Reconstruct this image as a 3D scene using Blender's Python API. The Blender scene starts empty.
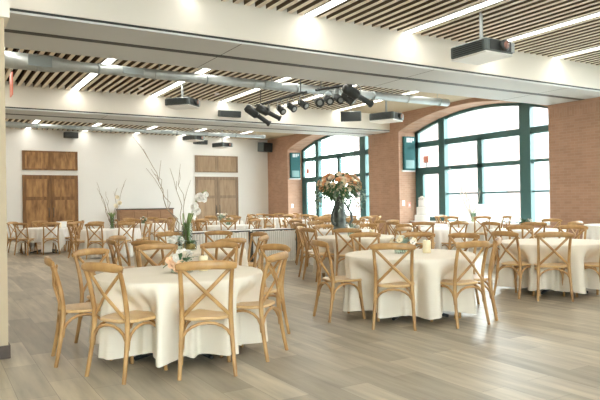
import bpy, math, random
from mathutils import Vector, Matrix
rnd = random.Random(7)
scn = bpy.context.scene
col = scn.collection
PI = math.pi

# ------------------------------------------------------------------ camera
CAM_H = 1.34
yaw, pitch, roll = math.radians(31.14), math.radians(0.27), math.radians(-0.90)
fw = Vector((math.sin(yaw)*math.cos(pitch), math.cos(yaw)*math.cos(pitch), math.sin(pitch)))
rt = Vector((math.cos(yaw), -math.sin(yaw), 0)); up = rt.cross(fw)
rt2 = rt*math.cos(roll)+up*math.sin(roll); up2 = -rt*math.sin(roll)+up*math.cos(roll)
cam = bpy.data.objects.new('camera', bpy.data.cameras.new('camera')); col.objects.link(cam)
cam.data.sensor_width = 36; cam.data.lens = 609.4*36/600; cam.data.clip_end = 300
M = Matrix((rt2, up2, -fw)).transposed().to_4x4(); M.translation = (0, 0, CAM_H)
cam.matrix_world = M
scn.camera = cam

# ------------------------------------------------------------------ world, exposure
SKY, STRIP_W, EXPO = 8.5, 12.0, 1.1
w = bpy.data.worlds.new('sky'); scn.world = w; w.use_nodes = True
bg = w.node_tree.nodes['Background']; bg.inputs[0].default_value = (0.93, 0.98, 1.0, 1); bg.inputs[1].default_value = SKY
scn.view_settings.view_transform = 'Standard'; scn.view_settings.look = 'None'
scn.view_settings.gamma = 1; scn.view_settings.use_curve_mapping = False
scn.view_settings.exposure = EXPO
scn.cycles.use_denoising = True
scn.cycles.max_bounces = 10; scn.cycles.diffuse_bounces = 6; scn.cycles.transparent_max_bounces = 12
scn.cycles.sample_clamp_indirect = 6.0

# strip-light positions, one row per ceiling bay: (y from, y to, x list)
ZC = 4.55
STRIPS = [(0.2, 8.84, [-3.2, -1.0, 1.2, 3.4, 5.58, 7.8, 10.0, 12.24]),
          (10.86, 17.56, [1.2, 3.4, 5.62, 7.85, 10.0, 12.2]),
          (19.52, 27.1, [1.2, 3.4, 5.62, 7.85, 10.0, 12.2])]
for (y0, y1, xs) in STRIPS:
    for x in xs:
        L = bpy.data.lights.new('strip_lamp', 'AREA'); L.shape = 'RECTANGLE'; L.size = 0.17; L.size_y = y1-y0-.05
        L.energy = STRIP_W*(y1-y0)/7; L.color = (1.0, 0.95, 0.86)
        o = bpy.data.objects.new('strip_lamp', L); col.objects.link(o); o.location = (x, (y0+y1)/2, ZC-0.014)

# ------------------------------------------------------------------ materials
def mat(name, c, rough=.6, metal=0, noise=None, spec=.5, bump=0):
    m = bpy.data.materials.new(name); m.use_nodes = True
    nt = m.node_tree; b = nt.nodes['Principled BSDF']
    b.inputs['Base Color'].default_value = (*c, 1); b.inputs['Roughness'].default_value = rough
    b.inputs['Metallic'].default_value = metal; b.inputs['Specular IOR Level'].default_value = spec
    if noise:
        c2, scale, stretch = noise
        tc = nt.nodes.new('ShaderNodeTexCoord'); mp = nt.nodes.new('ShaderNodeMapping'); mp.inputs['Scale'].default_value = stretch
        nz = nt.nodes.new('ShaderNodeTexNoise'); nz.inputs['Scale'].default_value = scale; nz.inputs['Detail'].default_value = 5
        mx = nt.nodes.new('ShaderNodeMix'); mx.data_type = 'RGBA'
        mx.inputs[6].default_value = (*c, 1); mx.inputs[7].default_value = (*c2, 1)
        rp = nt.nodes.new('ShaderNodeMapRange'); rp.inputs[1].default_value = .3; rp.inputs[2].default_value = .7
        nt.links.new(tc.outputs['Object'], mp.inputs[0]); nt.links.new(mp.outputs[0], nz.inputs[0])
        nt.links.new(nz.outputs[0], rp.inputs[0]); nt.links.new(rp.outputs[0], mx.inputs[0])
        nt.links.new(mx.outputs[2], b.inputs['Base Color'])
        if bump:
            bp = nt.nodes.new('ShaderNodeBump'); bp.inputs['Strength'].default_value = bump; bp.inputs['Distance'].default_value = .01
            nt.links.new(nz.outputs[0], bp.inputs['Height']); nt.links.new(bp.outputs[0], b.inputs['Normal'])
    return m
def emit(name, c, s):
    m = bpy.data.materials.new(name); m.use_nodes = True
    b = m.node_tree.nodes['Principled BSDF']; b.inputs['Base Color'].default_value = (*c, 1)
    b.inputs['Emission Color'].default_value = (*c, 1); b.inputs['Emission Strength'].default_value = s
    return m

wood = mat('honey_wood', (.54, .33, .135), .34, noise=((.34, .18, .06), 5, (2, 2, 1.2)))
seatwood = mat('seat_wood', (.70, .49, .25), .3, noise=((.60, .385, .17), 5, (1, 6, 1)))
cloth = mat('ivory_cloth', (.83, .775, .68), .85, noise=((.80, .745, .645), 4, (1, 1, 1)), spec=.2)
whitecloth = mat('white_cloth', (.88, .87, .84), .85, spec=.2)
wallp = mat('wall_paint', (.82, .815, .785), .8, noise=((.80, .795, .765), 1.2, (1, 1, 1)), spec=.3)
creamp = mat('cream_paint', (.83, .795, .72), .75, spec=.3)
tanp = mat('tan_paint', (.52, .43, .31), .8, spec=.2)
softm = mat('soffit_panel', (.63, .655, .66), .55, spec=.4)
blackp = mat('black_plenum', (.03, .022, .016), .9, spec=.1)
trackm = mat('dark_track', (.03, .035, .035), .5)
slatm = mat('slat_wood', (.87, .81, .69), .6, noise=((.80, .72, .58), 4, (3, .3, 3)))
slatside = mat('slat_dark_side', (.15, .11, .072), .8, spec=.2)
baseb = mat('dark_baseboard', (.06, .04, .03), .5)
galv = mat('galvanised', (.50, .545, .545), .38, .5, noise=((.38, .42, .43), 3, (1, 1, 1)))
galvd = mat('galvanised_dark', (.30, .35, .36), .4, .5)
tealm = mat('teal_frame', (.05, .135, .135), .45)
tealc = mat('teal_cabinet', (.03, .10, .105), .75, spec=.15)
blk = mat('black_metal', (.028, .034, .034), .45)
dgrey = mat('dark_grey', (.10, .125, .125), .4)
mgrey = mat('mid_grey', (.34, .37, .37), .4)
whitep = mat('white_plastic', (.85, .86, .85), .45)
chrome = mat('chrome', (.7, .7, .7), .2, .9)
lens_m = mat('lens_glass', (.30, .16, .13), .1)
redp = mat('red_plastic', (.78, .30, .24), .45)
icing = mat('white_icing', (.90, .89, .87), .6)
doorw = mat('rustic_wood', (.44, .24, .085), .55, noise=((.15, .065, .02), 2.6, (3.5, 3.5, .8)))
doorw2 = mat('rustic_wood_frame', (.27, .135, .042), .55, noise=((.12, .052, .016), 2.2, (5, 5, .7)))
doorp = mat('rustic_wood_light_washed', (.40, .275, .165), .55, noise=((.27, .175, .10), 2.2, (5, 5, .7)))  # rustic door wood again, with the washed-out light put into the colour
doorp2 = mat('rustic_wood_frame_light_washed', (.30, .21, .125), .55, noise=((.19, .12, .07), 2.2, (5, 5, .7)))  # door frame wood, paled by the same light in its colour
sidew = mat('sideboard_wood', (.36, .20, .10), .45, noise=((.25, .13, .06), 3, (1, 5, 5)))
peach = mat('peach_petal', (.93, .69, .49), .6)
orange = mat('orange_petal', (.90, .53, .27), .6)
creamf = mat('cream_petal', (.93, .86, .70), .6)
whitef = mat('white_petal', (.92, .90, .86), .6)
leafm = mat('leaf_green', (.10, .20, .08), .5, noise=((.05, .12, .05), 6, (1, 1, 1)))
eucm = mat('eucalyptus', (.32, .42, .34), .6)
stemm = mat('stem_green', (.20, .30, .09), .5)
twigm = mat('twig_bark', (.34, .27, .19), .8)
palet = mat('pale_twig', (.74, .70, .62), .8)
pewter = mat('pewter', (.17, .20, .185), .4, .4, noise=((.05, .062, .056), 9, (1, 1, 1)), bump=.6)
waxm = mat('candle_wax', (.92, .82, .58), .5)
goldm = mat('gold_pebbles', (.72, .50, .20), .4, .3, noise=((.45, .28, .08), 30, (1, 1, 1)))

def glass_mat(name, tint, f):
    m = bpy.data.materials.new(name); m.use_nodes = True; nt = m.node_tree
    nt.nodes.remove(nt.nodes['Principled BSDF']); out = nt.nodes['Material Output']
    t = nt.nodes.new('ShaderNodeBsdfTransparent'); t.inputs[0].default_value = (*tint, 1)
    g = nt.nodes.new('ShaderNodeBsdfGlossy'); g.inputs[1].default_value = .03
    fr = nt.nodes.new('ShaderNodeLayerWeight'); fr.inputs[0].default_value = .5
    pw = nt.nodes.new('ShaderNodeMath'); pw.operation = 'POWER'; pw.inputs[1].default_value = 3
    ml = nt.nodes.new('ShaderNodeMath'); ml.operation = 'MULTIPLY'; ml.inputs[1].default_value = f*.5
    nt.links.new(fr.outputs['Facing'], pw.inputs[0])
    mx = nt.nodes.new('ShaderNodeMixShader')
    nt.links.new(pw.outputs[0], ml.inputs[0]); nt.links.new(ml.outputs[0], mx.inputs[0])
    nt.links.new(t.outputs[0], mx.inputs[1]); nt.links.new(g.outputs[0], mx.inputs[2]); nt.links.new(mx.outputs[0], out.inputs[0])
    return m
paneg = glass_mat('window_glass', (.95, .98, .97), 1)
vaseg = glass_mat('vase_glass', (.90, .95, .92), 2.5)

def brick_mat():
    m = bpy.data.materials.new('brick'); m.use_nodes = True; nt = m.node_tree; b = nt.nodes['Principled BSDF']
    N = nt.nodes.new; lk = nt.links.new
    tc = N('ShaderNodeTexCoord'); sp = N('ShaderNodeSeparateXYZ'); lk(tc.outputs['Object'], sp.inputs[0])
    ad = N('ShaderNodeMath'); lk(sp.outputs[0], ad.inputs[0]); lk(sp.outputs[1], ad.inputs[1])
    def bt(ux, uy, bw, rh):
        cx = N('ShaderNodeCombineXYZ'); lk(ux, cx.inputs[0]); lk(uy, cx.inputs[1])
        t = N('ShaderNodeTexBrick'); t.inputs['Scale'].default_value = 1; t.inputs['Brick Width'].default_value = bw
        t.inputs['Row Height'].default_value = rh; t.inputs['Mortar Size'].default_value = .006; t.inputs['Mortar Smooth'].default_value = .2
        t.inputs['Color1'].default_value = (.47, .285, .195, 1); t.inputs['Color2'].default_value = (.41, .24, .16, 1)
        t.inputs['Mortar'].default_value = (.47, .325, .245, 1); lk(cx.outputs[0], t.inputs[0]); return t
    a = bt(ad.outputs[0], sp.outputs[2], .23, .075); c = bt(sp.outputs[2], ad.outputs[0], .23, .075)
    z1 = N('ShaderNodeMath'); z1.operation = 'COMPARE'; lk(sp.outputs[2], z1.inputs[0]); z1.inputs[1].default_value = 3.68; z1.inputs[2].default_value = .115
    mx = N('ShaderNodeMix'); mx.data_type = 'RGBA'; lk(z1.outputs[0], mx.inputs[0]); lk(a.outputs[0], mx.inputs[6]); lk(c.outputs[0], mx.inputs[7])
    nz = N('ShaderNodeTexNoise'); nz.inputs['Scale'].default_value = 2.5; lk(tc.outputs['Object'], nz.inputs[0])
    hs = N('ShaderNodeHueSaturation'); mr = N('ShaderNodeMapRange'); mr.inputs[3].default_value = .86; mr.inputs[4].default_value = 1.14
    lk(nz.outputs[0], mr.inputs[0]); lk(mr.outputs[0], hs.inputs['Value']); lk(mx.outputs[2], hs.inputs['Color'])
    lk(hs.outputs[0], b.inputs['Base Color']); b.inputs['Roughness'].default_value = .85
    return m
brick = brick_mat()

def floor_mat():
    m = bpy.data.materials.new('plank_floor'); m.use_nodes = True; nt = m.node_tree; b = nt.nodes['Principled BSDF']
    N = nt.nodes.new; lk = nt.links.new
    tc = N('ShaderNodeTexCoord'); sp = N('ShaderNodeSeparateXYZ'); lk(tc.outputs['Object'], sp.inputs[0])
    cx = N('ShaderNodeCombineXYZ'); lk(sp.outputs[1], cx.inputs[0]); lk(sp.outputs[0], cx.inputs[1])
    t = N('ShaderNodeTexBrick'); t.inputs['Scale'].default_value = 1; t.inputs['Brick Width'].default_value = 1.0
    t.inputs['Row Height'].default_value = .25; t.inputs['Mortar Size'].default_value = .002; t.offset = .37; t.offset_frequency = 2
    t.inputs['Color1'].default_value = (.46, .405, .31, 1); t.inputs['Color2'].default_value = (.265, .228, .17, 1); t.inputs['Mortar'].default_value = (.20, .17, .13, 1)
    lk(cx.outputs[0], t.inputs[0])
    mp = N('ShaderNodeMapping'); mp.inputs['Scale'].default_value = (9, .9, 1); lk(tc.outputs['Object'], mp.inputs[0])
    nz = N('ShaderNodeTexNoise'); nz.inputs['Scale'].default_value = 1.3; nz.inputs['Detail'].default_value = 6; lk(mp.outputs[0], nz.inputs[0])
    mr = N('ShaderNodeMapRange'); mr.inputs[1].default_value = .3; mr.inputs[2].default_value = .7; mr.inputs[3].default_value = .76; mr.inputs[4].default_value = 1.28
    lk(nz.outputs[0], mr.inputs[0])
    hs = N('ShaderNodeHueSaturation'); lk(t.outputs[0], hs.inputs['Color']); lk(mr.outputs[0], hs.inputs['Value'])
    lk(hs.outputs[0], b.inputs['Base Color']); b.inputs['Roughness'].default_value = .34; b.inputs['Specular IOR Level'].default_value = .5
    return m
floorm = floor_mat()

# ------------------------------------------------------------------ mesh helper
class MB:
    def __init__(s): s.v = []; s.f = []; s.sm = []
    def add(s, vs, fs, smooth=False):
        n = len(s.v); s.v += [tuple(v) for v in vs]
        for f in fs: s.f.append(tuple(i+n for i in f)); s.sm.append(smooth)
        return s
    def box(s, x0, x1, y0, y1, z0, z1, m=None):
        vs = [Vector((x, y, z)) for z in (z0, z1) for y in (y0, y1) for x in (x0, x1)]
        if m: vs = [m @ v for v in vs]
        return s.add(vs, [(0, 2, 3, 1), (4, 5, 7, 6), (0, 1, 5, 4), (2, 6, 7, 3), (0, 4, 6, 2), (1, 3, 7, 5)])
    def rbox(s, x0, x1, y0, y1, z0, z1, b=.01, m=None):
        # box with chamfered edges
        pts = []
        for z, i in ((z0, b), (z0+b, 0), (z1-b, 0), (z1, b)):
            X0, X1, Y0, Y1 = x0+i, x1-i, y0+i, y1-i
            pts.append([(X0+b, Y0, z), (X1-b, Y0, z), (X1, Y0+b, z), (X1, Y1-b, z), (X1-b, Y1, z), (X0+b, Y1, z), (X0, Y1-b, z), (X0, Y0+b, z)])
        vs = [Vector(p) for r in pts for p in r]
        if m: vs = [m @ v for v in vs]
        fs = [tuple(range(7, -1, -1)), tuple(range(24, 32))]
        for r in range(3):
            for k in range(8): fs.append((r*8+k, r*8+(k+1) % 8, r*8+8+(k+1) % 8, r*8+8+k))
        return s.add(vs, fs)
    def tube(s, pts, rad, n=8, ry=None, upv=None, smooth=True):
        # swept ellipse; rad may be a list; ry = second half-axis; upv fixes the section's second axis
        pts = [Vector(p) for p in pts]; k = len(pts)
        if not isinstance(rad, (list, tuple)): rad = [rad]*k
        if ry is None: ry = rad
        elif not isinstance(ry, (list, tuple)): ry = [ry]*k
        u = None; vs = []
        for i, p in enumerate(pts):
            t = (pts[min(i+1, k-1)]-pts[max(i-1, 0)]).normalized()
            if upv is not None: u = Vector(upv)
            elif u is None: u = Vector((0, 0, 1)) if abs(t.z) < .9 else Vector((1, 0, 0))
            u = (u-t*u.dot(t)).normalized(); q = t.cross(u)
            for j in range(n):
                a = 2*PI*j/n
                vs.append(p+q*math.cos(a)*rad[i]+u*math.sin(a)*ry[i])
        fs = [(i*n+j, i*n+(j+1) % n, i*n+n+(j+1) % n, i*n+n+j) for i in range(k-1) for j in range(n)]
        fs = [f for f in fs]
        s.add(vs, fs, smooth)
        s.add(vs[:n], [tuple(range(n-1, -1, -1))]); s.add(vs[-n:], [tuple(range(n))])
        return s
    def lathe(s, prof, n=16, m=None, smooth=True):
        vs = []; fs = []
        for r, z in prof:
            for j in range(n):
                a = 2*PI*j/n; v = Vector((r*math.cos(a), r*math.sin(a), z)); vs.append(m @ v if m else v)
        for i in range(len(prof)-1):
            for j in range(n): fs.append((i*n+j, i*n+(j+1) % n, i*n+n+(j+1) % n, i*n+n+j))
        fs.append(tuple(range(n-1, -1, -1))); k = (len(prof)-1)*n; fs.append(tuple(range(k, k+n)))
        return s.add(vs, fs, smooth)
    def mesh(s, name, m):
        me = bpy.data.meshes.new(name); me.from_pydata(s.v, [], s.f); me.validate()
        if len(me.polygons) == len(s.sm): me.polygons.foreach_set('use_smooth', s.sm)
        me.materials.append(m); me.update(); return me
    def build(s, name, m, parent=None, loc=None, rz=None):
        o = bpy.data.objects.new(name, s.mesh(name, m)); col.objects.link(o)
        if parent: o.parent = parent
        if loc is not None: o.location = loc
        if rz is not None: o.rotation_euler = (0, 0, rz)
        return o
def empty(name, loc=(0, 0, 0), rz=0):
    o = bpy.data.objects.new(name, None); col.objects.link(o); o.location = loc; o.rotation_euler = (0, 0, rz); o.empty_display_size = .1
    return o
def tag(o, label, cat, group=None):
    o['label'] = label; o['category'] = cat
    if group: o['group'] = group
    return o
def struct(o): o['kind'] = 'structure'; return o
def copy_tree(o, parent=None):
    c = o.copy(); col.objects.link(c)
    if parent: c.parent = parent
    for ch in list(o.children): copy_tree(ch, c)
    return c
def T(*p): return Matrix.Translation(p)
def R(a, ax): return Matrix.Rotation(math.radians(a), 4, ax)
def aim(loc, d):
    # matrix whose +Z points along d
    return T(*loc) @ Vector(d).normalized().to_track_quat('Z', 'Y').to_matrix().to_4x4()

# ------------------------------------------------------------------ room shell
X1, X2, DEP = 14.58, 15.43, .85
YB = 27.23
struct(MB().box(-4, X2+.1, -3, YB+.2, -.1, 0).build('floor', floorm))
struct(MB().box(.57, X1+.2, YB, YB+.2, 0, 5).build('wall_back', wallp))
struct(MB().box(-4.2, -2.5, -3.2, -3, 0, 5).box(3, X1+DEP, -3.2, -3, 0, 5).box(-2.5, 3, -3.2, -3, 0, .9).box(-2.5, 3, -3.2, -3, 3.2, 5).build('wall_front', wallp))
r = struct(empty('window_4', (.25, -3.1, .9)))  # unseen window, added behind the camera to give frontal fill light
f = MB().box(-2.75, 2.75, -.05, .05, 0, .08).box(-2.75, 2.75, -.05, .05, 2.22, 2.3)
for k in range(4): f.box(-2.75+k*1.8, -2.65+k*1.8, -.05, .05, .08, 2.22)
f.build('window_frame', tealm, r); MB().box(-2.7, 2.7, -.005, .005, .05, 2.25).build('window_pane', paneg, r)
struct(MB().box(-4.2, -4, -3, 6, 0, 5).build('wall_side', creamp))
struct(MB().box(-4.2, .57, 6.0, YB, 0, 5).build('wall_left', tanp))
struct(MB().box(-4, .612, 5.96, 6.3, 3.03, 4.55).build('trim_1', creamp))
struct(MB().box(-4, .585, 5.98, 6.0, 0, .115).box(.57, .585, 6.0, 7.2, 0, .115).build('baseboard_left', baseb))
struct(MB().box(.57, 3.12, YB-.02, YB, 0, .12).box(5.42, 10.6, YB-.02, YB, 0, .12).box(12.95, X1, YB-.02, YB, 0, .12).build('baseboard_back', baseb))
struct(MB().box(-4.2, X1+DEP, -3.2, YB+.2, 4.98, 5.1).build('ceiling', blackp))
# slatted ceilings, one per bay
def slat_bay(y0, y1, xa, xb, strips):
    mb = MB(); x = xa
    n = int((xb-xa)/.2)
    for i in range(n+1):
        x = strips[0]+.2*round((xa-strips[0])/.2)+.2*i
        if x > xb: break
        if min(abs(x-q) for q in strips) < .12: continue
        mb.box(x-.046, x+.046, y0, y1, ZC, ZC+.09)
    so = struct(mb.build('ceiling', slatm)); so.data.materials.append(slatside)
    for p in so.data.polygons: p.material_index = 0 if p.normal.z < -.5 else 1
    struct(MB().box(xa-.05, xb+.1, y0, y1, ZC+.1, ZC+.115).build('ceiling', blackp))
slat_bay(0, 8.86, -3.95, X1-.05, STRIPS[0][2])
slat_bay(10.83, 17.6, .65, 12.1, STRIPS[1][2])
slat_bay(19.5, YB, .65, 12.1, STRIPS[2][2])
struct(MB().box(12.32, X1, 10.83, 17.6, ZC, ZC+.08).build('ceiling', tanp))
struct(MB().box(12.32, X1, 19.5, YB, ZC, ZC+.08).build('ceiling', tanp))
struct(MB().box(-4, X1, -3, 0, ZC, ZC+.08).build('ceiling', creamp))
# big dropped beams with the folding-wall tracks on their undersides
ZB = 3.92
for (ya, yb, xa) in ((8.86, 10.83, -4), (17.6, 19.5, .57)):
    struct(MB().box(xa, X1, ya, yb, ZB+.065, 4.98).build('beam', creamp))
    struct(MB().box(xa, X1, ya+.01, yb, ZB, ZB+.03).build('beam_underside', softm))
    sl = MB().box(xa, X1, ya+.015, yb-.02, ZB+.03, ZB+.065)
    yt = ya+.92
    sl.box(xa, X1, yt-.075, yt+.075, ZB-.006, ZB)
    for xs in (.1, 4.31, 8.5, 12.7):
        if xs > xa: sl.box(xs-.006, xs+.006, ya+.02, yb-.01, ZB-.002, ZB)
    struct(sl.build('trim_2', trackm))
# LED strip lights: each is a lamp of its own
ledm = emit('led_diffuser', (1.0, .96, .88), 3.2)
bayname = ['ceiling bay over the open floor', 'ceiling bay with the spotlights', 'ceiling bay by the door wall']
ordn = ['first', 'second', 'third', 'fourth', 'fifth', 'sixth', 'seventh', 'eighth']
for b, (y0, y1, xs) in enumerate(STRIPS):
    for k, x in enumerate(xs):
        if b == 0 and x < 5: 
            continue
        r = len(xs)-1-k
        o = empty('strip_light', (x, (y0+y1)/2, ZC)); h = (y1-y0)/2
        MB().box(-.075, .075, -h+.01, h-.01, 0, .012).build('diffuser', ledm, o)
        MB().box(-.105, -.09, -h, h, -.004, .095).box(.09, .105, -h, h, -.004, .095).box(-.09, .09, -h, h, .06, .095).build('housing', whitep, o)
        tag(o, 'white LED strip in the %s, %s from the brick wall' % (bayname[b], ordn[r]), 'light', 'linear ceiling lights')

# brick wall with arched openings
OPEN = [(18.92, 25.22), (10.82, 17.12), (2.72, 9.02)]
ZS, RISE = 3.88, .54
HS = 3.15; RA = (HS*HS+RISE*RISE)/(2*RISE)
def arch_z(dy): return ZS+RISE-RA+math.sqrt(max(RA*RA-dy*dy, 0))
mb = MB()
edges = [-3]+[v for o in sorted(OPEN) for v in o]+[YB]
for i in range(0, len(edges), 2): mb.box(X1, X1+DEP, edges[i], edges[i+1], 0, 5.0)
for (a, b) in OPEN:
    c = (a+b)/2; n = 24
    vs = []
    for k in range(n+1):
        y = a+(b-a)*k/n; z = arch_z(y-c)
        vs += [(X1, y, z), (X1, y, 5.0), (X1+DEP, y, z), (X1+DEP, y, 5.0)]
    fs = []
    for k in range(n):
        i = 4*k; j = i+4
        fs += [(i, i+1, j+1, j), (i+2, j+2, j+3, i+3), (i, j, j+2, i+2), (i+1, i+3, j+3, j+1)]
    mb.add(vs, fs)
    mb.box(X1+.45, X1+DEP, a, b, 0, .58)
struct(mb.build('wall_right', brick))
# windows
def window(n, a, b):
    c = (a+b)/2; root = struct(empty('window_%d' % n, (X2, c, 0)))
    hs = HS
    def Y(p): return p-13.97
    fr = MB(); x0, x1 = -.06, .06
    # arch rail and jambs
    N = 24; top = []
    for k in range(N+1):
        y = -hs+2*hs*k/N; top.append((y, arch_z(y)))
    vs = []
    for y, z in top: vs += [(x0, y, z-.10), (x0, y, z), (x1, y, z-.10), (x1, y, z)]
    fs = []
    for k in range(N):
        i = 4*k; j = i+4
        fs += [(i, i+1, j+1, j), (i+2, j+2, j+3, i+3), (i, j, j+2, i+2), (i+1, i+3, j+3, j+1)]
    fr.add(vs, fs)
    fr.box(x0, x1, -hs, -hs+.12, .58, arch_z(hs)).box(x0, x1, hs-.16, hs, .58, arch_z(hs))
    for (p, q) in ((15.58, 15.87), (12.02, 12.41)):
        fr.box(x0-.04, x1+.04, Y(p), Y(q), .58, arch_z(Y((p+q)/2))-.02)
    fr.box(x0, x1, -hs, hs, 3.30, 3.50)                    # heavy transom
    fr.box(x0, x1, Y(12.02), Y(15.87), 2.41, 2.54).box(x0, x1, Y(10.9), Y(12.02), 2.45, 2.53).box(x0, x1, Y(15.87), hs, 2.38, 2.56)
    fr.box(-.03, .03, Y(10.9), Y(15.7), 1.55, 1.60)
    fr.box(-.04, .04, -hs, hs, .58, .66)
    fr.box(x0, x1, Y(13.93), Y(14.13), 1.2, 3.4)
    fr.build('window_frame', tealm, root)
    dr = MB().box(-.05, .05, Y(16.74), Y(16.96), .66, 2.38).box(-.05, .05, Y(15.87), Y(15.94), .66, 2.38).box(-.05, .05, Y(15.87), Y(16.96), .66, .76).box(-.05, .05, Y(15.87), Y(16.96), 2.3, 2.38)
    dr.build('door_frame', tealm, root)
    vs = []
    for y, z in top: vs += [(.008, y, .6), (.008, y, z-.02), (.014, y, .6), (.014, y, z-.02)]
    MB().add(vs, fs).build('window_pane', paneg, root)
    MB().box(-.36, -.06, -hs, hs, .585, .62).build('window_sill', whitep, root)
for n, (a, b) in enumerate(OPEN): window(n+1, a, b)

# outside: pavement and the pale building over the street
struct(MB().box(X2+.2, 80, -40, 80, -.4, -.3).build('ground_outside', mat('pavement', (.26, .26, .25), .9)))
fac = mat('pale_brick_facade', (.21, .15, .14), .9)
bd = empty('building', (44, 30, -.3))
MB().box(0, 12, -24, 30, 0, 11).build('facade', fac, bd)
facw = mat('facade_windows', (.12, .14, .15), .3)
for k in range(9):
    for j in range(2):
        MB().box(-.06, 0, -21+k*5.6, -18.4+k*5.6, 2.2+j*4, 4.8+j*4).build('window', facw, bd)
tag(bd, 'pale pink brick building across the street, seen through the arched windows', 'building')

# ------------------------------------------------------------------ doors on the back wall
def panel_door(n, xa, xb, m1, m2):
    r = struct(empty('door_%d' % n, (0, YB, 0)))
    xm = (xa+xb)/2
    for (p, q, s) in ((xa, xm-.005, 1), (xm+.005, xb, -1)):
        lf = MB().box(p, q, -.05, 0, .01, 2.66).build('door_leaf', m1, r)
        st = MB()
        for (a, b, c, d) in ((p, p+.13, .01, 2.66), (q-.13, q, .01, 2.66), (p+.13, q-.13, 2.5, 2.66), (p+.13, q-.13, .01, .22), (p+.13, q-.13, 1.62, 1.76)):
            st.box(a, b, -.072, -.05, c, d)
        st.build('door_moulding', m2, lf)
        hx = xm-.09*s
        MB().tube([(hx, -.07, .9), (hx, -.13, .94), (hx, -.13, 1.26), (hx, -.07, 1.3)], .014).build('door_handle', blk, lf)
    tr = MB().box(xa, xb, -.05, 0, 2.87, 3.67).build('transom_panel', m1, r)
    MB().box(xa, xb, -.07, -.05, 2.87, 2.93).box(xa, xb, -.07, -.05, 3.61, 3.67).box(xm-.08, xm+.08, -.07, -.05, 2.93, 3.61).box(xa, xa+.1, -.07, -.05, 2.93, 3.61).box(xb-.1, xb, -.07, -.05, 2.93, 3.61).build('transom_moulding', m2, tr)
panel_door(1, 3.18, 5.35, doorw, doorw2)
panel_door(2, 10.68, 12.88, doorp, doorp2)

# ------------------------------------------------------------------ ducts
def duct(y, z, xa, xr, xb, r1, r2, label):
    o = empty('ventilation_duct', (0, y, z))
    rot = R(90, 'Y')
    prof = [(r1, xa), (r1, xr), (r2, xr+.35), (r2, xb)]
    MB().lathe([(r, zz) for r, zz in prof], 20, rot).build('duct_tube', galv, o)
    x = xa+1.2; k = 0
    while x < xb:
        r = r1 if x < xr else r2
        if x < xr or x > xr+.4:
            MB().lathe([(r+.004, x-.02), (r+.012, x-.015), (r+.012, x+.015), (r+.004, x+.02)], 20, rot).build('duct_band', galvd if k % 2 else galv, o)
        x += 1.2; k += 1
    for x in (xa+1.25, xr+1.6, xr+5.0):
        if x < xb:
            r = r1 if x < xr else r2
            MB().box(x-.22, x+.22, -r-.012, -r*.35, -r*.62, r*.62).build('vent_grille', galvd, o)
    for x in (xr-.6, xr+2.2, xr+5.0, xb-.4):
        if x < xb: MB().tube([(x, 0, .0), (x, 0, ZC-z+.1)], .008, 6).build('hanger_rod', galvd, o)
    tag(o, label, 'duct', 'ventilation ducts')
duct(13.0, 4.20, .6, 2.1, 12.95, .165, .105, 'round galvanised ventilation duct hanging behind the big cream beam, beside the spotlights')
duct(21.7, 4.02, .6, 2.4, 11.5, .10, .075, 'round galvanised ventilation duct hanging close to the white door wall')

# ------------------------------------------------------------------ projectors, speakers, spotlights
def projector(x, y, z, rz, pole, label, s=1.0):
    o = empty('projector', (x, y, z), rz); o.scale = (s, s, s)
    MB().rbox(-.31, .31, -.36, .36, .03, .22, .02).build('body', dgrey, o)
    MB().rbox(-.30, .30, -.35, .35, 0, .03, .008).build('underside', whitep, o)
    g = MB()
    for k in range(5): g.box(-.322, -.31, -.30, .28, .055+k*.03, .070+k*.03)
    g.build('side_vent', blk, o)
    MB().box(-.22, .24, -.366, -.355, .05, .2).build('front_plate', blk, o)
    m = T(.06, -.36, .125) @ R(90, 'X')
    rg = MB().lathe([(.085, 0), (.085, .06), (.062, .07)], 18, m).build('lens_ring', blk, o)
    MB().lathe([(.060, .058), (.055, .074), (.02, .082)], 18, m).build('lens', lens_m, rg)
    MB().box(.24, .315, -.365, -.1, .05, .2).build('corner_panel', mgrey, o)
    MB().rbox(-.14, .14, -.14, .14, .22, .25, .01).tube([(0, 0, .25), (0, 0, (pole-z)/s)], .028, 10).build('ceiling_pole', mgrey, o)
    tag(o, label, 'projector', 'ceiling projectors')
projector(8.17, 7.37, 3.78, 0, 4.6, 'dark grey projector on a thin pole in front of the big cream beam', 1.12)
projector(5.75, 15.5, 3.93, math.radians(40), 4.6, 'dark grey ceiling projector hanging under the duct beside a strip light')
projector(11.55, 14.1, 3.70, math.radians(25), 4.6, 'dark grey ceiling projector hanging beyond the spotlights, next to the brick wall', 1.1)
projector(10.66, 24, 3.74, math.radians(20), 4.6, 'dark grey projector hanging before the pale double doors', .95)
projector(9.2, 23.6, 3.94, math.radians(30), 4.6, 'black projector tucked against the small duct by the door wall', .95)
def speaker(name, x, y, z, w, d, h, rz, tilt, label, top, m=dgrey):
    o = empty(name, (x, y, z), rz)
    rm = R(tilt, 'X')
    MB().rbox(-w/2, w/2, -d/2, d/2, -h/2, h/2, .015, rm).build('cabinet', m, o)
    MB().box(-w/2+.02, w/2-.02, -d/2-.012, -d/2+.01, -h/2+.02, h/2-.02, rm).build('grille', blk, o)
    b = MB()
    if top == 'wall': b.box(-.05, .05, d/2-.02, d/2+.08, -.05, .05)
    else: b.tube([(0, 0, h/2-.04), (0, 0, top-z)], .018, 8)
    b.build('bracket', blk, o)
    tag(o, label, 'speaker', 'loudspeakers')
speaker('loudspeaker', 8.0, 17.42, 4.16, .72, .2, .20, 0, 6, 'flat dark loudspeaker on the second cream beam, behind the spotlight rail', 'wall')
speaker('loudspeaker', 12.3, 16.9, 4.27, .70, .3, .34, math.radians(-38), 8, 'dark loudspeaker hanging beside the brick wall, between strip light and projector', ZC)
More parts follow.
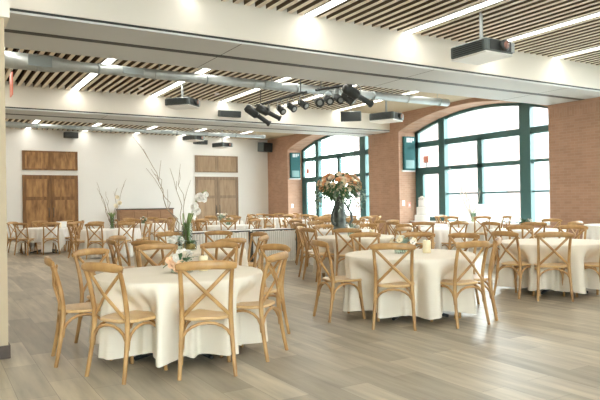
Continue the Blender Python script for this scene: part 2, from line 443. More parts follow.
speaker('loudspeaker', 9.75, 24.2, 3.98, .55, .3, .2, 0, 8, 'small dark loudspeaker hanging below the duct near the pale double doors', ZC)
speaker('loudspeaker', 5.06, 26.99, 4.35, .56, .25, .25, 0, 4, 'black loudspeaker high on the white wall above the brown double doors', 'wall', blk)
speaker('loudspeaker', 14.17, 26.72, 4.12, .68, .4, .46, math.radians(20), 4, 'boxy dark loudspeaker high in the corner where white and brick walls meet', 'wall')
# teal cabinets on the reveals
for (yy, xx, z0, z1, lb) in ((17.12, 15.02, 2.48, 3.71, 'tall dark teal wall cabinet on the brick beside the wide near window'),
                             (25.22, 14.96, 2.53, 3.75, 'tall dark teal wall cabinet on the brick between white wall and far window')):
    o = empty('wall_cabinet', (xx, yy, z0)); h = z1-z0
    MB().rbox(-.27, .27, -.10, 0, 0, h, .012).build('case', tealc, o)
    MB().box(-.20, .20, -.112, -.10, .06, .36).build('pale_panel', mat('pale_teal', (.13, .24, .24), .5), o)
    MB().box(-.16, .0, -.112, -.10, h-.22, h-.05).box(.03, .1, -.112, -.10, h-.22, h-.05).box(.13, .19, -.112, -.10, h-.16, h-.05).build('white_marking', mgrey, o)
    MB().box(-.31, .31, -.04, .0, -.06, -.002).build('ledge', whitep, o)
    tag(o, lb, 'cabinet', 'teal wall cabinets')
# spotlight rails
def rail(p, q, label):
    p = Vector(p); q = Vector(q); o = empty('spotlight_rail', p)
    MB().tube([(0, 0, 0), q-p], .032, 10).build('pipe', blk, o)
    for t in (.12, .9):
        c = (q-p)*t
        MB().tube([c, (c.x, c.y, ZC+.05-p.z)], .012, 6).build('hanger_rod', blk, o)
    tag(o, label, 'rail', 'spotlight rails')
RZ = 4.02
rail((7.62, 14.9, RZ), (7.78, 12.5, RZ), 'black pipe rail carrying spotlights, the end towards the door wall')
rail((7.86, 12.2, RZ), (8.3, 11.0, RZ), 'short black pipe rail carrying spotlights, close to the big cream beam')
def spot(p, d, L, r, kind, label):
    """p = point on the rail; d = beam direction"""
    L *= 1.3 if kind == 'profile' else 1.0; r *= .98; p = Vector(p); o = empty('spotlight', p); d = Vector(d).normalized()
    drop = Vector((0, 0, -.17-r*1.1)); m = aim(drop, d)
    if kind == 'profile':
        pr = [(r*.75, -L*.5), (r*1.15, -L*.42), (r*1.15, -L*.05), (r*.8, 0), (r*.62, .02), (r*.62, L*.42), (r*.8, L*.44), (r*.8, L*.5)]
    else:
        pr = [(r*.45, -L*.5), (r*.85, -L*.35), (r, -L*.1), (r, L*.42), (r*1.12, L*.44), (r*1.12, L*.5)]
    b = MB().lathe(pr, 16, m).build('lamp_body', blk, o)
    MB().lathe([(r*.7, L*.485), (r*.6, L*.507)], 16, m).build('lens', mgrey, b)
    side = d.cross(Vector((0, 0, 1))).normalized()*r*1.3
    MB().tube([drop+side, drop+side*.95+Vector((0, 0, .06+r)), (0, 0, -.03), drop-side*.95+Vector((0, 0, .06+r)), drop-side], .012, 6).build('yoke', mgrey, o)
    MB().rbox(-.03, .03, -.03, .03, -.035, .035, .006).build('clamp', blk, o)
    tag(o, label, 'spotlight', 'stage spotlights')
def on1(t): return Vector((7.62, 14.9, RZ)).lerp(Vector((7.78, 12.5, RZ)), t)
def on2(t): return Vector((7.86, 12.2, RZ)).lerp(Vector((8.3, 11.0, RZ)), t)
spot(on1(.05), (.75, -.25, -.55), .62, .105, 'profile', 'long black profile spotlight at the low end of the rail by the door wall')
spot(on1(.28), (.8, -.3, -.42), .55, .10, 'profile', 'black profile spotlight second from the low rail end by the door wall')
spot(on1(.52), (.1, -.8, -.6), .30, .085, 'par', 'black can spotlight in the middle of the longer spotlight rail')
spot(on1(.72), (.15, -.8, -.5), .30, .085, 'par', 'black can spotlight fourth along the longer spotlight rail')
spot(on1(.93), (.2, -.8, -.5), .30, .085, 'par', 'black can spotlight at the longer rail end next to the duct')
spot(on2(.06), (-.3, -.8, -.35), .30, .10, 'par', 'round black can spotlight at the low end of the shorter rail')
spot(on2(.28), (-.2, -.8, -.4), .30, .09, 'par', 'black can spotlight second on the shorter rail')
spot(on2(.50), (-.1, -.8, -.4), .30, .09, 'par', 'black can spotlight third on the shorter rail')
spot(on2(.72), (.5, -.4, -.6), .34, .11, 'par', 'tilted black can spotlight beside the long spotlight by the cream beam')
spot(on2(.93), (.85, -.1, -.42), .62, .105, 'profile', 'long black profile spotlight on the shorter rail, closest to the cream beam')
# smoke detectors and the thin red sign
for (x, y, lb) in ((4.9, 16.4, 'small white smoke detector on the slats between two strip lights, pillar side'), (7.1, 16.3, 'small white smoke detector on the slats near the long profile spotlight')):
    o = MB().lathe([(.075, 0), (.075, -.02), (.05, -.045), (.0, -.05)], 16).build('smoke_detector', whitep, None, (x, y, ZC-.001)); tag(o, lb, 'detector')
o = empty('hanging_sign', (1.45, 14, 3.67))
MB().box(-.012, .012, -.2, .2, 0, .47).build('panel', mat('salmon_red', (.80, .25, .18), .4), o)
MB().tube([(0, 0, .47), (0, 0, .93)], .01, 6).build('rod', blk, o)
tag(o, 'thin salmon red hanging sign seen edge-on next to the tan pillar', 'sign')
for (yy, lb) in ((16.5, 'small red sign on a short stem above the glass door of the near window'), (24.62, 'small red sign on a short stem above the glass door of the far window')):
    o = empty('stem_sign', (X2-.1, yy, 2.56))
    MB().tube([(0, 0, 0), (0, 0, .16)], .02, 8).build('stem', tealm, o)
    MB().rbox(-.02, .02, -.13, .13, .16, .40, .008).build('panel', redp, o)
    tag(o, lb, 'sign', 'red signs over glass doors')
def wallplate(x, y, z, m, w, h, name, lb, cat):
    o = empty(name, (x, y, z))
    MB().rbox(-w/2, w/2, -.02, 0, -h/2, h/2, .004).build('plate', whitep if m is not redp else redp, o)
    MB().box(-w/6, w/6, -.032, -.02, -h/5, h/5).build('switch', whitep, o)
    tag(o, lb, cat)
wallplate(14.76, 17.12, 1.27, whitep, .12, .2, 'light_switch', 'white switch plate on the brick reveal behind the cake', 'switch')
wallplate(15.03, 17.12, 1.2, redp, .14, .2, 'fire_alarm_pull', 'small red fire alarm box on the brick reveal beside the cake', 'alarm')
wallplate(14.8, 25.22, 1.2, whitep, .12, .2, 'light_switch', 'white switch plate on the brick in the corner by the far window', 'switch')

# ------------------------------------------------------------------ chairs
def bez(p0, p1, p2, n=9):
    p0, p1, p2 = Vector(p0), Vector(p1), Vector(p2)
    return [p0*(1-t)**2+p1*2*t*(1-t)+p2*t*t for t in [i/(n-1) for i in range(n)]]
def chair_geo():
    """faces +Y; root on the floor under the seat; returns list of (part name, MB, material)"""
    P = []
    # seat: rounded trapezoid
    n = 28; ring = []
    for k in range(n):
        a = 2*PI*k/n; c, s = math.cos(a), math.sin(a)
        ex = math.copysign(abs(c)**.55, c); ey = math.copysign(abs(s)**.55, s)
        ring.append((ex*(.205+.02*ey), .015+ey*.205))
    vs = []; lay = ((.432, .93), (.437, 1), (.452, 1), (.460, .96), (.455, .8), (.453, .3))
    for z, q in lay: vs += [(x*q, .015+(y-.015)*q, z) for x, y in ring]
    fs = [tuple(range(n-1, -1, -1)), tuple(range(len(vs)-n, len(vs)))]
    for r in range(len(lay)-1):
        for k in range(n): fs.append((r*n+k, r*n+(k+1) % n, (r+1)*n+(k+1) % n, (r+1)*n+k))
    P.append(('seat', MB().add(vs, fs, True), seatwood))
    for s in (-1, 1):
        pts = bez((s*.215, -.245, 0), (s*.19, -.17, .36), (s*.188, -.18, .50), 7)+bez((s*.188, -.18, .50), (s*.19, -.20, .70), (s*.20, -.262, .865), 7)[1:]
        P.append(('back_post', MB().tube(pts, [.016, .017, .018, .0195, .0205, .0205, .0205, .0195, .019, .0185, .018, .0175, .017], 10), wood))
    for s in (-1, 1):
        P.append(('front_leg', MB().tube(bez((s*.20, .205, 0), (s*.185, .175, .2), (s*.175, .16, .437), 6), [.0155, .0165, .018, .0195, .0205, .0215], 10), wood))
    rp = []; 
    for i in range(13):
        t = -1+2*i/12; rp.append((t*.232, -.255-.045*(1-t*t), .862+.016*(1-t*t)))
    rr = [.012]+[.016]*11+[.012]; rh = [.023, .031]+[.035]*9+[.031, .023]
    P.append(('top_rail', MB().tube(rp, rr, 12, rh, (0, 0, 1)), wood))
    for s in (-1, 1):
        pts = []
        for i in range(9):
            t = i/8; x = s*(-.18+.368*t); z = .475+.37*t
            yb = -.19-.012*math.sin(PI*t)-(.06*max(0, t-.25)**1.3) - .025*(1-abs(2*t-1)) + s*.006
            pts.append((x, yb, z))
        P.append(('cross_brace', MB().tube(pts, .0095, 8, .0155, (0, 0, 1)), wood))
    # bentwood arches under the seat
    def arc(a, b, apex):
        a, b, apex = Vector(a), Vector(b), Vector(apex); pts = []
        for i in range(11):
            th = PI*i/10; c = (1-math.cos(th))/2; q = a.lerp(b, c); q.z = a.z+(apex.z-a.z)*math.sin(th)**.8; pts.append(q)
        return pts
    P.append(('arch_brace', MB().tube(arc((-.198, -.195, .24), (.198, -.195, .24), (0, -.18, .418)), 0.0125, 8), wood))
    P.append(('arch_brace', MB().tube(arc((-.18, .165, .24), (.18, .165, .24), (0, .165, .418)), 0.0125, 8), wood))
    for s in (-1, 1):
        P.append(('arch_brace', MB().tube(arc((s*.198, -.185, .24), (s*.182, .165, .24), (s*.19, 0, .418)), 0.0125, 8), wood))
    return P
PARTS = chair_geo()
chair0 = empty('cross_back_chair')
for nm, m_, mt in PARTS: m_.build(nm, mt, chair0)
# far chairs: the same shape as seat plus one frame
far0 = empty('cross_back_chair')
PARTS[0][1].build('seat', seatwood, far0)
fm = MB()
for nm, m_, mt in PARTS[1:]: fm.v, fm.f, fm.sm = fm.v+m_.v, fm.f+[tuple(i+len(fm.v) for i in f) for f in m_.f], fm.sm+m_.sm
fm.build('frame', wood, far0)
used = {'near': False, 'far': False}
def chair(x, y, rz, label, far=False):
    key = 'far' if far else 'near'; src = far0 if far else chair0
    o = copy_tree(src) if used[key] else src
    used[key] = True
    o.location = (x, y, 0); o.rotation_euler = (0, 0, rz)
    tag(o, label, 'chair', 'cross-back wooden chairs at the tables')

# ------------------------------------------------------------------ tables
TZ, TR = .72, .76
def cloth_mesh(seed, hem=.085, dents=True, square=False):
    r_ = random.Random(seed); n = 240; mb = MB(); ph = [r_.uniform(0, 6.28) for _ in range(8)]
    rings = []
    def row(f): rings.append([f(2*PI*k/n) for k in range(n)])
    row(lambda a: (.02*math.cos(a), .02*math.sin(a), TZ))
    row(lambda a: (.4*math.cos(a), .4*math.sin(a), TZ))
    row(lambda a: ((TR-.03)*math.cos(a), (TR-.03)*math.sin(a), TZ))
    row(lambda a: ((TR-.008)*math.cos(a), (TR-.008)*math.sin(a), TZ-.004))
    row(lambda a: (TR*math.cos(a), TR*math.sin(a), TZ-.014))
    S = 12
    for i in range(1, S+1):
        t = i/S
        def f(a, t=t):
            w = .55*math.sin(37*a+ph[7]+math.sin(4*a+ph[1]))+math.sin(19*a+ph[0]+.8*math.sin(3*a+ph[1]))+.6*math.sin(29*a+ph[2]+.7*math.sin(2*a+ph[3]))+.45*math.sin(11*a+ph[4])
            h = hem+.012*math.sin(5*a+ph[5])+.01*math.sin(13*a+ph[6])
            if square: h = hem+.0 - (hem-.03)*max(0, math.cos(4*(a-.35)))**6
            z = TZ-.014-(TZ-.014-h)*t
            r = TR+.002+.045*t+.031*w*t**.55
            if dents:
                da = ((a+PI/8) % (PI/4))-PI/8
                g = math.exp(-(da/math.radians(15.5))**4); k = min(1, max(0, (TZ-.03-z)/.24)); k = k*k*(3-2*k)
                r -= g*k*(.235+.035*t)
            return (r*math.cos(a), r*math.sin(a), z)
        row(f)
    vs = [p for r in rings for p in r]; fs = [tuple(range(n))]
    for i in range(len(rings)-1):
        for k in range(n): fs.append((i*n+k, (i+1)*n+k, (i+1)*n+(k+1) % n, i*n+(k+1) % n))
    mb.add(vs, fs, True)
    return mb
CM = [cloth_mesh(3).mesh('tablecloth', cloth), cloth_mesh(11).mesh('tablecloth', cloth), cloth_mesh(23).mesh('tablecloth', cloth)]
CF = [cloth_mesh(5, .012, False).mesh('tablecloth', whitecloth), cloth_mesh(8, .34, False, True).mesh('tablecloth', whitecloth)]
SIDES = {-90: 'open-floor side', -45: 'floor-window corner', 0: 'window side', 45: 'window-door corner', 90: 'door-wall side',
         135: 'door-pillar corner', 180: 'pillar side', -135: 'floor-pillar corner'}
def real_table(x, y, rz, label):
    o = empty('round_table', (x, y, 0), rz)
    MB().lathe([(TR-.02, TZ-.035), (TR-.012, TZ-.03), (TR-.012, TZ-.012), (TR-.02, TZ-.008)], 48).build('tabletop', sidew, o)
    MB().tube([(0, 0, .05), (0, 0, TZ-.035)], .045, 12).build('pedestal', blk, o)
    for k in range(4):
        a = k*PI/2+PI/8
        MB().tube([(.04*math.cos(a), .04*math.sin(a), .07), (.25*math.cos(a), .25*math.sin(a), .05), (.47*math.cos(a), .47*math.sin(a), .018)], [.03, .026, .018], 8).build('foot', blk, o)
    tag(o, label, 'table', 'round tables')
def table(x, y, desc, chairs, phase=0, near=False, var=0, square=False, far=False):
    me = CM[var % 3] if near else CF[1 if square else 0]
    c = bpy.data.objects.new('tablecloth', me); col.objects.link(c); c.location = (x, y, 0); c.rotation_euler = (0, 0, math.radians(phase))
    tag(c, ('ivory' if near else 'white')+' tablecloth on the '+desc, 'tablecloth', 'tablecloths on round tables')
    if near or square: real_table(x, y, math.radians(phase), 'round pedestal table under the cloth, '+desc)
    free = dict(SIDES)
    for (ang, Rr, *tw) in chairs:
        a = math.radians(ang); rz = a+PI/2+math.radians(tw[0] if tw else 0)
        px, py = x+Rr*math.cos(a)-.245*math.sin(rz), y+Rr*math.sin(a)+.245*math.cos(rz)
        k = min(free, key=lambda s: abs((s-ang+180) % 360-180)); side = free.pop(k)
        chair(px, py, rz, 'wooden cross-back chair, %s of the %s' % (side, desc), far)
A8 = [-135, -90, -45, 0, 45, 90, 135, 180]
def ring(ph, skip=(), R_=1.05, jit=.06):
    return [(a+ph, R_+rnd.uniform(-jit*.4, jit)) for a in A8 if a not in skip]
T1 = (1.94, 5.37); T2 = (4.85, 5.54); T3 = (7.76, 5.71); T4 = (3.08, 8.07); T5 = (6.57, 8.88)
table(*T1, 'table with peach flower jar', [(-98, .98, -12), (-145, 1.0, -9), (166, 1.08, 8), (119, 1.15), (81, 1.28), (50, 1.3), (13, 1.16), (-46, .93, -6)], -8, True, 0)
table(*T2, 'table with low white flowers', [(-141, .97, 8), (162, 1.09, 9), (-87, .95, -8), (-48, .98), (11, 1.15), (75, 1.35), (43, 1.25)], 3, True, 1)
table(*T3, 'table before the big brick pier', [(180, 1.03), (-143, 1.01, 10), (-97, 1.02), (23, 1.25), (60, 1.25)], -7, True, 2)
table(*T4, 'table with branches and orchids', [(-142, 1.0), (-81, 1.0), (178, 1.06), (135, 1.12), (83, 1.25), (50, 1.35), (5, 1.12), (-43, 1.04)], 2, True, 1)
table(*T5, 'table before the tall bouquet', [(-136, 1.0), (180, 1.04), (-77, 1.0), (135, 1.05), (90, 1.1), (45, 1.08), (0, 1.08), (-40, 1.05)], 2, True, 0)
table(7.78, 11.07, 'table under the tall bouquet', ring(0, (-135, -90, -45)))
table(9.5, 10.15, 'table in front of the white cake', [(-140, 1.05), (-100, 1.08), (-180, 1.05), (100, 1.05)], far=True)
table(10.5, 8.35, 'table between brick pier and wide window', [(180, 1.05), (-135, 1.05), (-90, 1.1), (10, 1.05)], far=True)
table(13.2, 12.3, 'table with the pale branch vase', ring(10, (-45, 0, 45)), far=True)
table(11.1, 12.3, 'table carrying the white cake', [])
table(13.7, 8.3, 'table pushed up to the big brick pier', [])
table(8.9, 13.5, 'table behind the tall bouquet', ring(15, (-90,)), far=True)
table(10.9, 15.4, 'table before the middle brick pier', ring(0), far=True)
table(7.4, 16.3, 'table behind the long serving tables', ring(20), far=True)
table(4.1, 16.6, 'table with the slim twig vase', ring(8), far=True)
table(2.85, 19.3, 'short-clothed table before the brown doors', ring(0), 0, square=True, far=True)
table(6.1, 20.3, 'table before the wooden sideboard', ring(12), far=True)
table(9.06, 20.5, 'table before the pale double doors', ring(0), far=True)
table(11.6, 18.6, 'table before the far window', ring(17), far=True)
table(12.2, 22.3, 'table in the corner by the far brick', ring(5), far=True)
# runner on the short-clothed table
o = MB().box(-.14, .14, -.90, -.885, .06, .70).box(-.14, .14, -.90, .6, .722, .728).build('table_runner', whitecloth, None, (2.85, 19.3, 0), math.radians(-6)); tag(o, 'white table runner hanging off the short-clothed table before the brown doors', 'runner')

# long serving tables with pleated white fronts and black frames
for k, (xa, xb) in enumerate(((4.6, 5.95), (6.0, 7.14))):
    o = empty('serving_table', ((xa+xb)/2, 12.35, 0)); h = (xb-xa)/2
    MB().rbox(-h, h, -.36, .36, .725, .75, .005).build('tabletop', whitep, o)
    MB().box(-h, h, -.375, -.36, .73, .755).build('edge_strip', blk, o); MB().box(-h, h, .36, .375, .73, .755).build('edge_strip', blk, o)
    for sx in (-1, 1):
        for sy in (-1, 1): MB().box(sx*h-.018, sx*h+.018, sy*.365-.018, sy*.365+.018, 0, .725).build('leg', blk, o)
    vs = []; fs = []; n = 120
    for i in range(n+1):
        x = -h+.03+(2*h-.06)*i/n; y = -.345+.014*math.sin(i*1.05)
        vs += [(x, y, .03), (x, y*1.0, .715)]
    for i in range(n): fs.append((2*i, 2*i+2, 2*i+3, 2*i+1))
    MB().add(vs, fs, True).build('skirt', whitecloth, o)
    tag(o, ['pleated white serving table with black frame, behind the branches and orchids table', 'pleated white serving table with black frame, the one closer to the tall bouquet'][k], 'table', 'serving tables with white skirts')

# sideboard on the back wall
o = empty('sideboard', (8.17, 26.9, 0))
MB().rbox(-1.24, 1.24, -.28, .28, 1.15, 1.2, .01).build('top', mat('dark_top', (.09, .07, .06), .4), o)
MB().box(-1.2, 1.2, -.25, .28, .12, 1.15).build('body', sidew, o)
for k in range(4):
    d = MB().rbox(-1.15+k*.58, -.61+k*.58, -.275, -.25, .18, 1.1, .008).build('door', sidew, o)
    MB().lathe([(.018, 0), (.02, .02), (.0, .03)], 8, T(-.68+k*.58 if k % 2 == 0 else -1.08+k*.58, -.275, .7) @ R(90, 'X')).build('knob', blk, d)
for sx in (-1.12, 1.12):
    for sy in (-.2, .22): MB().box(sx-.04, sx+.04, sy-.04, sy+.04, 0, .12).build('leg', blk, o)
tag(o, 'long brown wooden sideboard with a dark top against the white wall', 'sideboard')

# ------------------------------------------------------------------ flowers and centrepieces
def rose_mesh(m):
    mb = MB()
    for (np_, r0, h, op, tw) in ((3, .35, .95, .10, 0), (4, .55, .85, .30, .4), (5, .8, .7, .62, .9), (6, 1.0, .45, .95, .2)):
        for k in range(np_):
            a0 = 2*PI*k/np_+tw; vs = []
            for i in range(4):
                t = i/3
                for j in range(4):
                    u = (j/3-.5)*2*PI/np_*1.25
                    rr = r0*(.35+.65*t**.6)+op*.25*t*t; a = a0+u*(1-.25*t)
                    vs.append((rr*math.cos(a), rr*math.sin(a), -.45+h*t*1.1-(.12*op*t*t)*abs(j-1.5)))
            fs = [(i*4+j, i*4+j+1, i*4+4+j+1, i*4+4+j) for i in range(3) for j in range(3)]
            mb.add(vs, fs, True)
    mb.lathe([(.1, -.5), (.4, -.42), (.35, .2), (.1, .35)], 8)
    return mb.mesh('rose', m)
ROSE = {'peach': rose_mesh(peach), 'orange': rose_mesh(orange), 'cream': rose_mesh(creamf), 'white': rose_mesh(whitef)}
def rose(kind, loc, s, n, parent, name='rose'):
    o = bpy.data.objects.new(name, ROSE[kind]); col.objects.link(o); o.parent = parent
    o.location = loc; o.scale = (s, s, s); o.rotation_mode = 'QUATERNION'; o.rotation_quaternion = Vector(n).normalized().to_track_quat('Z', 'Y')
    return o
def leaf(mb, p, d, L, W):
    p = Vector(p); d = Vector(d).normalized(); s = d.cross(Vector((0, 0, 1)))
    s = s.normalized() if s.length > .05 else Vector((1, 0, 0)); nrm = s.cross(d)
    rows = [(0, .08), (.3, .9), (.6, 1), (.85, .55), (1, .03)]; vs = []
    for t, q in rows:
        c = p+d*L*t+nrm*(.12*L*math.sin(PI*t))-Vector((0, 0, .25*L*t*t))
        vs += [c-s*W*q, c-nrm*.12*W, c+s*W*q]
    fs = []
    for i in range(4): fs += [(3*i, 3*i+1, 3*i+4, 3*i+3), (3*i+1, 3*i+2, 3*i+5, 3*i+4)]
    mb.add(vs, fs, True)
def rdir(zmin=-.3):
    while True:
        v = Vector((rnd.uniform(-1, 1), rnd.uniform(-1, 1), rnd.uniform(zmin, 1)))
        if .2 < v.length < 1: return v.normalized()
# tall bouquet in its pewter urn
o = empty('bouquet_urn', (7.71, 11.07, TZ))
MB().lathe([(.19, 0), (.195, .02), (.15, .05), (.125, .10), (.13, .2), (.14, .32), (.125, .45), (.11, .58), (.105, .68), (.13, .76), (.15, .79), (.13, .79), (.08, .70)], 20).build('urn', pewter, o)
for s in (1, -1):
    pts = [(.13*s, 0, .18), (.24*s, -.02, .12), (.31*s, -.03, .22), (.29*s, -.02, .38), (.21*s, 0, .50), (.15*s, 0, .60), (.20*s, .0, .68), (.22*s, .0, .74), (.17*s, 0, .78)]
    if s < 0: pts = [(x*.72, y, z) for x, y, z in pts]
    MB().tube(pts, [.03, .034, .034, .03, .026, .022, .02, .018, .014], 8).build('handle', pewter, o)
lm = MB()
for k in range(420):
    d = rdir(-.55); c = Vector((d.x*.44, d.y*.36, .98+d.z*.22)); leaf(lm, c*0.85+Vector((0, 0, .14)), d+Vector((0, 0, -.1)), rnd.uniform(.12, .22), rnd.uniform(.02, .035))
lm.build('leaves', leafm, o)
em = MB()
for k in range(70):
    a = rnd.uniform(0, 6.28); b = rnd.uniform(.35, .62); c = Vector((b*math.cos(a), b*.8*math.sin(a), rnd.uniform(.62, .95)))
    for j in range(4): leaf(em, c+Vector((rnd.uniform(-.05, .05), rnd.uniform(-.05, .05), -.05*j)), rdir(-1), .08, .022)
em.build('trailing_eucalyptus', eucm, o)['kind'] = 'stuff'
for k in range(96):
    d = rdir(-.35); kind = rnd.choice(['peach', 'peach', 'peach', 'orange', 'cream', 'cream'])
    rose(kind, (d.x*.50, d.y*.40, 1.0+d.z*.27), rnd.uniform(.045, .066), d, o)
tag(o, 'tall pewter urn with handles holding a big bouquet of peach and orange roses', 'bouquet')

def jitter_branch(mb, p, q, r0, r1, n=9, amp=.05, subs=0):
    p, q = Vector(p), Vector(q); pts = [p]
    for i in range(1, n):
        t = i/(n-1); pts.append(p.lerp(q, t)+Vector((rnd.uniform(-amp, amp), rnd.uniform(-amp, amp), rnd.uniform(-amp, amp)*.4))*min(1, 3*t)*(1 if t < 1 else .3))
    mb.tube(pts, [r0+(r1-r0)*i/(n-1) for i in range(n)], 6)
    for k in range(subs):
        b = pts[rnd.randint(n//2, n-2)]; d = (q-p).normalized()+Vector((rnd.uniform(-.5, .5), rnd.uniform(-.3, .3), .2))
        mb.tube([b, b+d*.12+Vector((0, 0, .02)), b+d*.26], [r1*1.4, r1*1.1, r1*.7], 5)
def vase(o, r, h, m=vaseg):
    MB().lathe([(r*.98, 0), (r, .01), (r, h), (r-.006, h), (r-.006, .015), (.01, .012)], 20).build('glass', m, o)
# branches and orchids on the second-row table
o = empty('branch_vase', (3.04, 8.09, TZ)); vase(o, .075, .36)
MB().lathe([(.064, .014), (.066, .10), (.02, .11)], 14).build('pebbles', goldm, o)
b = MB()
jitter_branch(b, (0, 0, .02), (-.60, .02, 1.38), .0085, .003, 13, .045, 3)
jitter_branch(b, (.01, 0, .02), (-.44, .05, 1.05), .008, .003, 11, .05, 2)
jitter_branch(b, (.01, .01, .02), (-.10, .0, 1.10), .007, .0025, 11, .045, 2)
jitter_branch(b, (.0, .01, .02), (-.16, -.05, .95), .008, .003, 9, .04, 1)
b.build('bare_branch', twigm, o)
st = MB()
for k in range(7):
    a = rnd.uniform(0, 6.28); st.tube([(.03*math.cos(a), .03*math.sin(a), .02), (.05*math.cos(a), .05*math.sin(a), .34), (.04+.09*math.cos(a), .08*math.sin(a), .5)], .008, 6)
for k in range(8): leaf(st, (.04*math.cos(k), .04*math.sin(k), .16+.02*k), (.4*math.cos(k), .4*math.sin(k), 1.2), .2, .018)
st.tube(bez((.03, 0, .3), (.10, 0, .75), (.30, 0, .82)), .006, 6)
st.build('flower_stem', stemm, o)
for (x, y, z, s) in ((.19, -.02, .72, .055), (.25, -.03, .70, .045), (.10, -.03, .60, .05), (.14, -.02, .53, .05), (.08, -.03, .46, .04), (.29, 0, .76, .035)):
    rose('white', (x, y, z), s, (rnd.uniform(-.3, .3), -1, .2), o, 'orchid')
tag(o, 'clear glass vase with tall bare branches and white orchids on a round table', 'vase')
o = empty('votive_bowl', (3.0, 7.86, TZ))
vase(o, .085, .12); MB().lathe([(.072, .014), (.075, .08), (.03, .09)], 14).build('pebbles', goldm, o)
lv = MB()
for k in range(16): a = rnd.uniform(0, 6.28); leaf(lv, (.03*math.cos(a), .03*math.sin(a), .08), (math.cos(a), math.sin(a), 1), .11, .022)
lv.build('leaves', leafm, o)
tag(o, 'low glass bowl of gold pebbles and dark leaves in front of the branch vase', 'bowl')
o = empty('white_flower_bowl', (2.84, 7.95, TZ)); vase(o, .07, .10)
lv = MB()
for k in range(22): d = rdir(0); leaf(lv, (d.x*.06, d.y*.06, .10+d.z*.05), d, .10, .02)
lv.build('leaves', eucm, o)
for k in range(7): d = rdir(0); rose('white', (d.x*.09, d.y*.09, .13+d.z*.06), .04, d, o)
tag(o, 'small bowl of white flowers and pale leaves beside the branch vase', 'flowers')

def jar(x, y, label, kinds, nfl, r=.085, h=.13, spread=.13, leaves=26, lm_=leafm):
    o = empty('flower_jar', (x, y, TZ)); vase(o, r, h)
    lv = MB()
    for k in range(leaves): d = rdir(-.1); leaf(lv, (d.x*r*.7, d.y*r*.7, h*.8+d.z*.05), d, .11, .024)
    for k in range(6): a = k; lv.tube([(.3*r*math.cos(a), .3*r*math.sin(a), .02), (.5*r*math.cos(a), .5*r*math.sin(a), h)], .005, 5)
    lv.build('leaves', lm_, o)
    for k in range(nfl): d = rdir(-.1); rose(rnd.choice(kinds), (d.x*spread, d.y*spread, h+.03+d.z*.075), rnd.uniform(.022, .034), d, o)
    return tag(o, label, 'flowers', 'low table flowers')
o = jar(1.96, 5.36, 'glass jar of white flowers, green leaves and peach roses on a round table', ['white'], 9, .10, .10, .10, 20)
for (x, y, z) in ((-.11, -.06, .08), (-.08, -.11, .05), (-.12, -.03, .12), (-.05, -.13, .09)): rose('peach', (x, y, z), .036, (x, y-.3, .3), o)
jar(4.82, 5.62, 'low bowl of white flowers and green leaves beside a cream candle', ['white', 'cream'], 12, .1, .09, .17, 40, eucm)
def candle(x, y, r, h, label):
    o = empty('pillar_candle', (x, y, TZ))
    MB().lathe([(r, 0), (r, h-.008), (r-.008, h), (.3*r, h-.006)], 18).build('wax', waxm, o)
    MB().tube([(0, 0, h-.008), (.002, 0, h+.015)], .003, 5).build('wick', blk, o)
    tag(o, label, 'candle', 'cream pillar candles')
candle(2.17, 5.36, .042, .14, 'cream pillar candle beside the jar with peach roses')
candle(5.05, 5.45, .048, .15, 'cream pillar candle beside the low bowl of white flowers')
candle(6.75, 8.7, .04, .12, 'cream pillar candle on the table before the tall bouquet')
candle(3.2, 18.95, .05, .16, 'cream pillar candle on the short-clothed table by the brown doors')
jar(6.5, 8.95, 'low white flowers with leaves on the table before the tall bouquet', ['white'], 9, lm_=eucm)
jar(9.0, 20.4, 'white flowers on the table before the pale double doors', ['white', 'cream'], 14, .12, .2, .2, 30, eucm)
jar(10.45, 8.35, 'low dark leaves and flowers on the table between pier and window', ['white'], 5)
jar(7.4, 16.3, 'low white flowers on the table behind the serving tables', ['white', 'peach'], 8)
jar(10.9, 15.4, 'low white flowers on the table before the middle pier', ['white', 'cream'], 8)
jar(6.1, 20.3, 'low peach and white flowers on the table before the sideboard', ['white', 'peach'], 8)
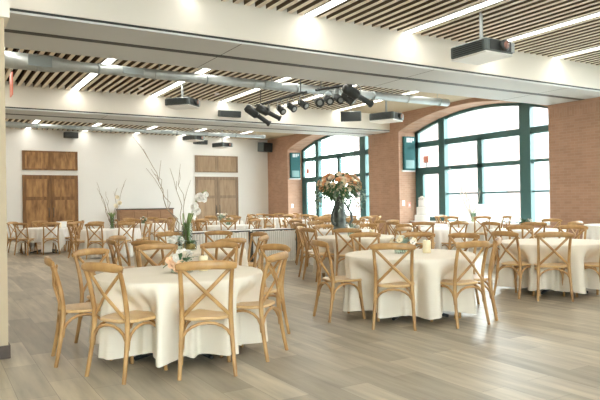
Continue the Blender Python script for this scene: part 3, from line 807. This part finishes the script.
# slim twig vase and pale branch vase
o = empty('twig_vase', (4.12, 16.55, TZ)); vase(o, .06, .32)
b = MB()
for (x, z) in ((-.38, 1.25), (-.16, 1.0), (.16, 1.1), (.34, 1.2), (-.28, .9)): jitter_branch(b, (0, 0, .02), (x, rnd.uniform(-.1, .1), z), .009, .004, 9, .03, 1)
b.build('twig', twigm, o)
st = MB()
for k in range(10): a = k*.7; leaf(st, (.02*math.cos(a), .02*math.sin(a), .05), (.25*math.cos(a), .25*math.sin(a), 1), .55, .03)
st.build('green_leaves', stemm, o)
for (x, z) in ((.14, .85), (.20, .7), (.10, .62)): rose('cream', (x, -.03, z), .05, (0, -1, .2), o, 'orchid')
tag(o, 'slim glass vase with thin twigs and green stems before the white wall', 'vase')
o = empty('pale_branch_vase', (13.2, 12.3, TZ)); vase(o, .08, .34)
b = MB()
for (x, y, z) in ((-.5, .5, 1.45), (-.2, .3, 1.1), (.1, -.1, .95), (-.35, .1, 1.2)): jitter_branch(b, (0, 0, .02), (x, y, z), .016, .006, 11, .05, 2)
b.build('pale_branch', palet, o)
st = MB()
for k in range(10): a = k*.63; leaf(st, (.03*math.cos(a), .03*math.sin(a), .05), (.3*math.cos(a), .3*math.sin(a), 1), .3, .03)
st.build('green_leaves', eucm, o)
MB().lathe([(.066, .014), (.07, .14), (.02, .15)], 14).build('pebbles', waxm, o)
tag(o, 'glass vase of pale bare branches on the table next to the wide window', 'vase')
# cake
o = empty('tiered_cake', (11.25, 12.3, TZ))
MB().lathe([(.22, 0), (.24, .012), (.24, .025), (.06, .03)], 28).build('cake_stand', whitep, o)
for (r, z0, z1) in ((.20, .03, .25), (.145, .25, .46), (.095, .46, .66)):
    MB().lathe([(r, z0), (r+.006, z0+.02), (r, z0+.03), (r, z1-.015), (r-.015, z1), (.01, z1)], 28).build('cake_tier', icing, o)
tp = MB()
for k in range(7): a = 2*PI*k/7; tp.lathe([(.012, 0), (.026, .03), (.004, .06)], 8, T(.075*math.cos(a), .075*math.sin(a), .66))
tp.build('icing_border', icing, o)
rose('white', (0, 0, .72), .06, (0, 0, 1), o, 'sugar_flower')
tag(o, 'white three-tier cake on a round table by the window', 'cake')
# white box on the short-clothed table
o = empty('card_box', (3.35, 19.5, TZ)); MB().rbox(-.13, .13, -.1, .1, 0, .14, .006).build('box', whitep, o); MB().rbox(-.14, .14, -.11, .11, .14, .17, .006).build('lid', whitep, o)
tag(o, 'small white box on the short-clothed table by the brown doors', 'box')
